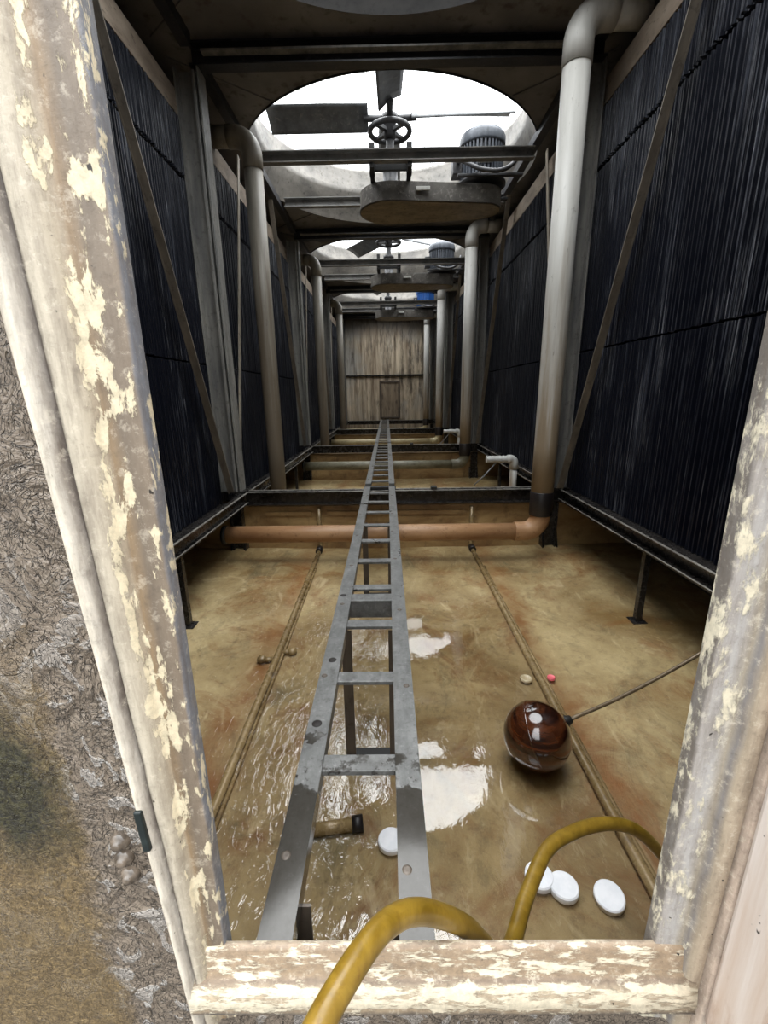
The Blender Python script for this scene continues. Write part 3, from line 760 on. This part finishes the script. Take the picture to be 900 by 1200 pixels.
# two thin pipes on the basin floor that climb the cross wall
for x, lab, fit in ((-0.70, 'dull pipe along the basin floor with two knobbed fittings', True), (0.845, 'dull pipe along the basin floor beside the brown float ball', False)):
    t = thing('floor_pipe', lab, 'pipe', (x, 0.62, 0.0))
    pts = [(0, yy, floor_z(x, yy + 0.62) + 0.016) for yy in [i * 0.12 for i in range(30)]] + [(0, 3.60, 0.055), (0, 3.635, 0.085), (0, 3.64, 0.14), (0, 3.64, 0.48)]
    bm = B(); tube(bm, pts, 0.021, 14); obj('pipe', bm, M['floorpipe'], t)
    bm = B(); tube(bm, [(p[0] + 0.030, p[1], p[2] - 0.006) for p in pts[:27]], 0.010, 10); obj('side_strip', bm, M['floorpipe'], t)
    bm = B(); tube(bm, [(0, 3.50, 0.065), (0, 3.58, 0.07)], 0.034, 14); obj('coupling', bm, M['sleeve'], t)
    if fit:
        for s, yy in ((-1, 1.72), (1, 1.80)):
            bm = B()
            tube(bm, [(s * 0.02, yy, 0.02), (s * 0.075, yy, 0.02)], 0.016, 12)
            bmesh.ops.create_icosphere(bm, subdivisions=2, radius=0.031, matrix=Matrix.Translation((s * 0.085, yy, 0.024)) @ Matrix.Diagonal((1, 1, 0.8, 1)))
            for f in bm.faces: f.smooth = True
            obj('knob', bm, M['floorpipe'], t)
# small white pipes beyond the first and second beams
for i, y in enumerate((5.15, 9.15)):
    t = thing('small_pipe', ('small white pipe with an elbow beyond the first beam by the right fill', 'small white pipe with an elbow beyond the second beam by the right fill')[i], 'pipe', (1.50, y, 0.0), 0, 'small white pipes by the right fill')
    bm = B(); tube(bm, [(0, 0, 0.0), (0, 0, 0.4), (0, 0, 0.745)], 0.042, 18); obj('pipe', bm, M['whitepipe'], t)
    bm = B(); tube(bm, [(0, 0, 0.70)] + arc((-0.05, 0, 0.77), 0.05, 0, PI / 2, (1, 0, 0), (0, 0, 1), 6) + [(-0.08, 0, 0.82)], 0.05, 18); obj('elbow', bm, M['whitepipe'], t)
    bm = B(); tube(bm, [(-0.07 - 0.02 * j, 0, 0.82) for j in range(14)], [0.036 + 0.006 * (j % 2) for j in range(14)], 14); obj('wrapped_end', bm, M['whitepipe'], t)
    bm = B(); tube(bm, [(-0.20, 0, 0.79), (-0.34, 0.02, 0.62), (-0.46, 0.03, 0.50)], 0.008, 8); obj('tie_wire', bm, M['wire'], t)

# ------------------------------------------------------------------ ladder walkway
LX = -0.08
def ladder(y0, y1, first, lab, legs):
    t = thing('ladder', lab, 'ladder', (LX, y0, 0.655), 0, 'ladder sections forming the walkway')
    L = y1 - y0
    for s in (-1, 1):
        bm = B(); prism(bm, [(-0.03, 0), (0.03, 0), (0.03, 0.045), (-0.03, 0.045)], lambda a, b, q, s=s: (s * 0.12 + a, q * L, b))
        r = obj('rail', bm, M['galv'], t)
        bm = B()
        for j in range(int(L / 0.345 * 1.2)):
            yy = 0.17 + j * 0.52 + random.uniform(-0.08, 0.08); xx = s * 0.12 + random.uniform(-0.016, 0.016)
            if yy < L - 0.05: lathe(bm, [(0.0, 0.0453), (0.004, 0.0470), (0.0085, 0.0466), (0.010, 0.0448)], (xx, yy), 12)
        obj('bolt', bm, M['galv_dark'], r)['kind'] = 'stuff'
    yy = first
    while yy < L - 0.05:
        bm = B(); box(bm, -0.092, 0.092, yy - 0.026, yy + 0.026, 0.022, 0.036, 0.002); obj('rung', bm, M['galv'], t); yy += 0.345
    for ly in legs:
        z0 = floor_z(LX, y0 + ly) + 0.002
        for s in (-1, 1):
            bm = B(); prism(bm, [(0, 0), (0.042, 0), (0.042, 0.006), (0.006, 0.006), (0.006, 0.042), (0, 0.042)], lambda a, b, q, s=s: (s * (0.075 + 0.042 - a), ly + b - 0.02, (z0 - 0.655) if q == 0 else 0.0)); obj('leg', bm, M['galv_dark'], t)
        bm = B(); box(bm, -0.117, 0.117, ly - 0.03, ly + 0.022, z0 - 0.655, z0 - 0.615, 0.003); obj('foot_bar', bm, M['black'], t)
    return t
l1 = ladder(0.515, 4.22, 0.375, 'grey steel ladder laid flat as a walkway, section from doorway to first beam', [0.10, 1.085, 2.635])
bm = B(); box(bm, -0.10, 0.10, 1.255, 1.325, -0.045, 0.040, 0.003); obj('cross_member', bm, M['galv'], l1)
for j, (xx, yy) in enumerate(((-0.125, 0.50), (-0.118, 0.80), (-0.128, 1.30))):
    bm = B(); lathe(bm, [(0, 0.0462), (0.013, 0.0462), (0.0145, 0.0445)], (xx, yy), 16); obj('hole', bm, M['hole'], l1)
ladder(4.38, 8.22, 0.20, 'grey steel ladder laid flat as a walkway, section beyond the first beam', [])
ladder(8.32, 12.22, 0.20, 'grey steel ladder laid flat as a walkway, section beyond the second beam', [])
ladder(12.32, 16.22, 0.20, 'grey steel ladder laid flat as a walkway, section ending at the plank wall', [])
bm = B(); box(bm, -0.16, 0.16, -0.025, 0.025, 0.0, 0.03, 0.004)
tag(obj('splice_bar', bm, M['black'], loc=(LX, 4.30, 0.656)), 'black splice bar between the first two ladder sections', 'bar')

# ------------------------------------------------------------------ fans
def stack(y, k):
    prof = [(R_OPEN, DECK - 0.02), (R_OPEN - 0.03, DECK + 0.07), (R_OPEN - 0.09, DECK + 0.20), (R_OPEN - 0.13, DECK + 0.32), (R_OPEN - 0.14, DECK + 0.38), (R_OPEN - 0.11, DECK + 0.40), (R_OPEN - 0.10, DECK + 0.62), (R_OPEN - 0.08, DECK + 0.66), (R_OPEN - 0.02, DECK + 0.66), (R_OPEN - 0.02, DECK + 0.40), (R_OPEN + 0.04, DECK + 0.03)]
    bm = B(); lathe(bm, prof, seg=96)
    o = obj('fan_stack', bm, M['stack'] if k else M['stack_dark'], loc=(FX, y, 0)); tag(o, f'round scaled fan stack above the ceiling opening, {ORD[k]}', 'fan stack', 'fan stacks on the ceiling')
    bm = B(); R = R_OPEN - 0.04; p = 0.125; z = DECK + 0.672; n = int(R / p)
    for i in range(-n, n + 1):
        c = math.sqrt(max(0, R * R - (i * p) ** 2))
        tube(bm, [(i * p, -c, z), (i * p, c, z)], 0.0025, 5, False); tube(bm, [(-c, i * p, z + 0.005), (c, i * p, z + 0.005)], 0.0025, 5, False)
    tube(bm, [(R * math.cos(2 * PI * q / 64), R * math.sin(2 * PI * q / 64), z) for q in range(64)], 0.007, 6, closed=True)
    o = obj('fan_guard', bm, M['wire'], loc=(FX, y, 0)); tag(o, f'square wire mesh guard on top of the fan stack, {ORD[k]}', 'guard', 'wire guards on the fan stacks')
for k, y in enumerate(FY): stack(y, k)

def blade_bm():
    bm = B(); N = 9; rows = []
    for i in range(N + 1):
        t = i / N; r = 0.26 + t * 1.20
        ch = 0.31 + 0.05 * t; pitch = math.radians(31 - 9 * t)
        row = []
        for side in (1, -1):
            for q in range(9):
                u = q / 8 if side == 1 else 1 - q / 8
                if side == -1 and q in (0, 8): continue
                th = 0.028 * math.sqrt(max(0, u * (1 - u))) * 2; cam = 0.035 * 4 * u * (1 - u)
                a = (u - 0.5) * ch; b = cam + side * th * 0.5
                row.append(bm.verts.new((r, a * math.cos(pitch) - b * math.sin(pitch), a * math.sin(pitch) + b * math.cos(pitch))))
        rows.append(row)
    n = len(rows[0])
    for A, Bq in zip(rows, rows[1:]):
        for j in range(n):
            f = bm.faces.new((A[j], A[(j + 1) % n], Bq[(j + 1) % n], Bq[j])); f.smooth = True
    bm.faces.new(rows[0][::-1]); bm.faces.new(rows[-1])
    return bm
Y2 = FY[1]
fan = thing('axial_fan', 'grey four-bladed axial fan with spoked hub wheel, second bay from the doorway', 'fan', (FX, Y2, 4.66), 0, 'axial fans in the ceiling')
bm = B(); tube(bm, [(0.24 * math.cos(2 * PI * q / 40), 0.24 * math.sin(2 * PI * q / 40), -0.02) for q in range(40)], 0.030, 12, closed=True); obj('hub_wheel', bm, M['iron'], fan)
for q in range(4):
    bm = B(); a = q * PI / 2 + PI / 4; bar(bm, (0.05 * math.cos(a), 0.05 * math.sin(a), -0.02), (0.22 * math.cos(a), 0.22 * math.sin(a), -0.02), 0.05, 0.03, (-math.sin(a), math.cos(a), 0)); obj('spoke', bm, M['iron'], fan)
bm = B(); lathe(bm, [(0, -0.10), (0.06, -0.10), (0.075, -0.07), (0.075, 0.08), (0.10, 0.09), (0.10, 0.14), (0, 0.14)], seg=24); obj('hub', bm, M['iron'], fan)
bm = blade_bm(); me0 = obj('blade', bm, M['blade'], fan)
me0.location = (0, 0, 0.12)
for q in range(4):
    b = me0 if q == 0 else me0.copy()
    if q: COL.objects.link(b)
    b.parent = fan; b.rotation_euler = (0, 0, q * PI / 2)
    bm = B(); a = q * PI / 2; tube(bm, [(0.08 * math.cos(a), 0.08 * math.sin(a), 0.11), (0.32 * math.cos(a), 0.32 * math.sin(a), 0.12)], 0.035, 12); obj('blade_root', bm, M['iron'], fan)

bg = thing('belt_guard', 'grey rounded belt guard hanging under the fan, second bay from the doorway', 'guard', (FX, Y2, 3.78), 0, 'belt guards under the fans')
def stadium(r0, r1, L, n=18):
    th = math.asin((r0 - r1) / L)
    p = [(r0 * math.cos(a), r0 * math.sin(a)) for a in [PI / 2 - th + (PI + 2 * th) * i / n for i in range(n + 1)]]
    p += [(L + r1 * math.cos(a), r1 * math.sin(a)) for a in [-PI / 2 - th + (PI + 2 * th) * i / n + 2 * th * 0 for i in range(n + 1)] if True]
    return p
def guard_outline(r0, r1, L, n=18):
    th = math.asin((r0 - r1) / L)
    a0, a1 = PI / 2 - th, 3 * PI / 2 + th
    p = [(r0 * math.cos(a0 + (a1 - a0) * i / n), r0 * math.sin(a0 + (a1 - a0) * i / n)) for i in range(n + 1)]
    b0, b1 = -PI / 2 + th, PI / 2 - th
    p += [(L + r1 * math.cos(b0 + (b1 - b0) * i / n), r1 * math.sin(b0 + (b1 - b0) * i / n)) for i in range(n + 1)]
    return p
out = guard_outline(0.38, 0.25, 1.12)
bm = B(); fs = prism(bm, out, lambda a, b, q: (a, b, q * 0.20))
for f in fs: f.smooth = False
obj('housing', bm, M['guard'], bg)
bm = B()
o2 = guard_outline(0.388, 0.258, 1.12); prism(bm, o2, lambda a, b, q: (a, b, 0.004 + q * 0.018)); obj('rim', bm, M['guard'], bg)
bm = B(); prism(bm, guard_outline(0.37, 0.24, 1.12), lambda a, b, q: (a, b, -0.006 + q * 0.006)); obj('bottom_panel', bm, M['guard_base'], bg)
bm = B(); box(bm, 0.30, 0.46, -0.372, -0.345, 0.10, 0.14, 0.003); obj('name_plate', bm, M['plate'], bg)

bf = thing('bearing_frame', 'black bearing frame and shaft between fan and belt guard, second bay', 'bearing', (FX, Y2, 3.99), 0, 'bearing frames under the fans')
for s in (-1, 1):
    bm = B(); box(bm, s * 0.21 - 0.025, s * 0.21 + 0.025, -0.66, 0.50, 0.0, 0.05, 0.004); box(bm, s * 0.21 - 0.03, s * 0.21 + 0.03, -0.53, -0.44, 0.0, 0.30, 0.004); box(bm, s * 0.21 - 0.03, s * 0.21 + 0.03, 0.40, 0.48, 0.0, 0.3, 0.004); obj('side_plate', bm, M['black'], bf)
bm = B(); box(bm, -0.185, 0.185, -0.50, -0.46, 0.04, 0.15, 0.004); obj('cross_plate', bm, M['black'], bf)
bm = B(); lathe(bm, [(0, -0.005), (0.12, -0.005), (0.12, 0.04), (0.09, 0.05), (0.09, 0.34), (0.11, 0.35), (0.11, 0.40), (0.05, 0.41), (0.05, 0.555), (0, 0.555)], seg=24); obj('shaft', bm, M['iron'], bf)

mo = thing('motor', 'grey finned electric motor standing beside the fan, second bay from the doorway', 'motor', (FX + 1.12, Y2, 3.99), 0, 'fan motors')
bm = B(); nf = 36; prof = []
for q in range(nf):
    for dd, rr in ((0.0, 0.225), (0.45, 0.225), (0.5, 0.262), (0.95, 0.262)):
        a = 2 * PI * (q + dd) / nf; prof.append((rr * math.cos(a), rr * math.sin(a)))
prism(bm, prof, lambda a, b, q: (a, b, 0.11 + q * 0.36)); obj('finned_body', bm, M['motor'], mo)
bm = B(); lathe(bm, [(0, 0.45), (0.27, 0.45), (0.275, 0.47), (0.275, 0.54), (0.255, 0.58), (0.18, 0.61), (0.06, 0.617), (0, 0.617)], seg=36); obj('fan_cowl', bm, M['motor'], mo)
bm = B(); lathe(bm, [(0, 0.0), (0.08, 0.0), (0.08, 0.03), (0.26, 0.04), (0.30, 0.055), (0.30, 0.075), (0.25, 0.09), (0.25, 0.12), (0, 0.12)], seg=36); obj('flange', bm, M['iron'], mo)
bm = B(); box(bm, -0.36, -0.245, -0.09, 0.09, 0.16, 0.36, 0.012); obj('terminal_box', bm, M['iron'], mo)
bm = B(); box(bm, -0.10, 0.08, -0.275, -0.258, 0.20, 0.25, 0.003); obj('name_plate', bm, M['plate'], mo)
bm = B(); box(bm, -0.34, 0.42, -0.36, -0.30, 0.03, 0.055, 0.004); obj('mount', bm, M['iron'], mo)
bm = B(); box(bm, -0.34, 0.42, 0.30, 0.36, 0.03, 0.055, 0.004); obj('mount', bm, M['iron'], mo)
bm = B(); tube(bm, spline([(-0.30, -0.08, 0.30), (-0.27, -0.30, 0.20), (-0.08, -0.42, 0.07), (0.14, -0.43, 0.05), (0.31, -0.34, 0.16), (0.38, -0.12, 0.34)], 8), 0.024, 12); obj('cable', bm, M['cable'], mo)

fb = []
for i, (yy, z, nm) in enumerate(((-0.64, 4.05, 'near'), (0.66, 4.10, 'far'))):
    bm = B(); prism(bm, channel_profile(0.085, 0.11, 0.010), lambda a, b, q: ((-1.46, 1.57)[q], a, b + 0.055))
    o = obj('fan_beam', bm, M['fanbeam'], loc=(FX, Y2 + yy, z)); fb.append((o, yy, z, nm))
    tag(o, f'grey channel carrying the fan drive, {nm} one of two, second bay', 'beam', 'channels carrying the fan drives')
bn = [None, 'second bay', 'third bay', 'last bay']
for k in (2, 3):
    dup(fan, (FX, FY[k], 4.66), f'grey four-bladed axial fan with spoked hub wheel, {BAY[k]}', (0.62, 0.35)[k - 2])
    dup(bg, (FX, FY[k], 3.78), f'grey rounded belt guard hanging under the fan, {BAY[k]}')
    dup(bf, (FX, FY[k], 3.99), f'black bearing frame and shaft between fan and belt guard, {bn[k]}')
    m2 = dup(mo, (FX + 1.12, FY[k], 3.99), ('grey finned electric motor standing beside the fan, third bay from the doorway', 'bright blue electric motor beside the fan, last bay by the plank end wall')[k - 2])
    if k == 3:
        recolour(m2, 'finned_body', M['motor_blue']); recolour(m2, 'fan_cowl', M['motor_blue'])
    for o, yy, z, nm in fb:
        dup(o, (FX, FY[k] + yy, z), f'grey channel carrying the fan drive, {nm} one of two, {bn[k]}')

# ------------------------------------------------------------------ float ball, hose, tablets
t = thing('float_valve', 'glossy brown float ball on a long bronze rod above the basin floor', 'float valve', (0.63, 1.57, 0.15))
bm = B(); bmesh.ops.create_uvsphere(bm, u_segments=48, v_segments=32, radius=0.14)
for f in bm.faces: f.smooth = True
obj('ball', bm, M['ball'], t)
bm = B(); lathe(bm, [(0.1385, -0.006), (0.1415, -0.005), (0.1415, 0.005), (0.1385, 0.006)], seg=64); o = obj('seam_ring', bm, M['ball'], t); o.rotation_euler = (0.25, 1.1, 0)
d = Vector((0.80, 0.15, 0.30)).normalized()
bm = B(); tube(bm, [d * 0.128, d * 0.136, d * 0.165, d * 0.168], [0.026, 0.026, 0.016, 0.012], 16); obj('socket', bm, M['black'], t)
bm = B(); tube(bm, spline([d * 0.16, (0.40, 0.10, 0.11), (0.70, 0.18, 0.215), (0.90, 0.225, 0.315), (1.05, 0.26, 0.40)], 6), 0.0085, 10); obj('rod', bm, M['brass'], t)
bm = B(); tube(bm, [(1.03, 0.26, 0.40), (1.10, 0.26, 0.40)], 0.028, 14); tube(bm, [(1.075, 0.26, 0.34), (1.075, 0.26, 0.50)], 0.022, 14); obj('valve_body', bm, M['brass'], t)

HOSE_PTS = [(-0.125, 0.26, 0.875), (-0.08, 0.333, 0.893), (-0.035, 0.402, 0.884), (0.0, 0.447, 0.860), (0.037, 0.482, 0.820), (0.081, 0.512, 0.762), (0.13, 0.545, 0.68), (0.18, 0.570, 0.58), (0.215, 0.595, 0.515), (0.25, 0.645, 0.487), (0.30, 0.725, 0.478), (0.385, 0.835, 0.470), (0.47, 0.89, 0.458), (0.564, 0.93, 0.438), (0.645, 0.955, 0.405), (0.71, 0.965, 0.360), (0.79, 0.975, 0.265), (0.88, 0.99, 0.15), (1.0, 1.0, 0.06), (1.2, 1.02, 0.05)]
bm = B(); tube(bm, spline(HOSE_PTS, 8), 0.0172, 20)
tag(obj('hose', bm, M['hose']), 'amber yellow rubber hose hanging over the doorway sill into the basin', 'hose')

def tablet(x, y, lab, rx=0.0, ry=0.0, r=0.046):
    bm = B(); lathe(bm, [(0, 0), (r - 0.004, 0), (r, 0.004), (r, 0.022), (r - 0.004, 0.026), (r - 0.012, 0.0265), (0, 0.0265)], seg=36, smooth=False)
    o = obj('chlorine_tablet', bm, M['tablet'], loc=(x, y, floor_z(x, y) + 0.004)); o.rotation_euler = (rx, ry, 0)
    tag(o, lab, 'tablet', 'white tablets on the basin floor')
tablet(-0.005, 1.21, 'round white tablet half hidden beside the walkway ladder rail')
tablet(0.486, 1.085, 'round white tablet half hidden behind the amber hose')
tablet(0.556, 1.055, 'round white tablet just right of the amber hose, middle of three')
tablet(0.692, 1.030, 'round white tablet lying apart, rightmost on the basin floor', 0.12, -0.1)
bm = B(); lathe(bm, [(0, 0), (0.020, 0), (0.022, 0.004), (0.021, 0.016), (0.018, 0.018), (0.016, 0.014), (0, 0.014)], seg=24)
tag(obj('bottle_cap', bm, M['pink'], loc=(0.86 + 0.045, 2.13, 0.018)), 'small pink plastic cap beside the right floor pipe', 'cap')
bm = B(); lathe(bm, [(0, 0), (0.030, 0), (0.034, 0.005), (0.033, 0.016), (0.026, 0.018), (0.022, 0.013), (0, 0.013)], seg=24)
tag(obj('bottle_cap', bm, M['clear'], loc=(0.765, 2.13, 0.012)), 'small milky cap beside the right floor pipe across from the pink one', 'cap')
t = thing('pipe_stub', 'short brown pipe stub with dark end lying in the water', 'pipe', (-0.215, 1.26, 0.012))
bm = B(); tube(bm, [(-0.10, -0.012, 0.012), (0.07, 0.012, 0.014)], 0.024, 18); obj('pipe', bm, M['floorpipe'], t)
bm = B(); tube(bm, [(0.065, 0.011, 0.014), (0.105, 0.017, 0.014)], [0.028, 0.030], 18); obj('end_cap', bm, M['sleeve'], t)

# ------------------------------------------------------------------ camera, sky, view
f_px, px, py = 511.0, 3.0, 138.0
yv = Vector((px, py, -f_px)).normalized()                          # world y seen by the camera
zv = Vector((-29.0, 1893.0, 511.0)); zv = (zv - yv * zv.dot(yv)).normalized()
xv = yv.cross(zv)
rot = Matrix((xv, yv, zv))                                         # rows: world axes in camera space
cam = bpy.data.cameras.new('camera'); cam.sensor_fit = 'HORIZONTAL'; cam.sensor_width = 36; cam.lens = 36 * f_px / 900
cam.clip_start = 0.02; cam.clip_end = 200
co = bpy.data.objects.new('camera', cam); COL.objects.link(co)
co.matrix_world = Matrix.Translation((0, 0, ZC)) @ rot.to_4x4()
sc.camera = co

wd = bpy.data.worlds.new('overcast_sky'); sc.world = wd; wd.use_nodes = True
nt = wd.node_tree; nt.nodes.clear()
out = nt.nodes.new('ShaderNodeOutputWorld'); bgn = nt.nodes.new('ShaderNodeBackground')
tc = nt.nodes.new('ShaderNodeTexCoord'); sp = nt.nodes.new('ShaderNodeSeparateXYZ'); rp = nt.nodes.new('ShaderNodeValToRGB')
nt.links.new(tc.outputs['Generated'], sp.inputs[0]); 
mr = nt.nodes.new('ShaderNodeMapRange'); mr.inputs[1].default_value = -1; mr.inputs[2].default_value = 1
nt.links.new(sp.outputs[2], mr.inputs[0]); nt.links.new(mr.outputs[0], rp.inputs[0])
e = rp.color_ramp.elements
e[0].position = 0.47; e[0].color = (0.035, 0.034, 0.032, 1)
e[1].position = 0.53; e[1].color = (0.10, 0.105, 0.11, 1)
e3 = e.new(0.75); e3.color = (0.46, 0.475, 0.485, 1)
e2 = e.new(1.0); e2.color = (0.95, 0.98, 1.0, 1)
nt.links.new(rp.outputs[0], bgn.inputs[0]); bgn.inputs[1].default_value = 8.6
nt.links.new(bgn.outputs[0], out.inputs[0])
sc.view_settings.view_transform = 'Standard'; sc.view_settings.look = 'None'
sc.view_settings.gamma = 1; sc.view_settings.use_curve_mapping = False
sc.view_settings.exposure = 0.12
sc.cycles.use_denoising = True
sc.cycles.max_bounces = 8; sc.cycles.diffuse_bounces = 4
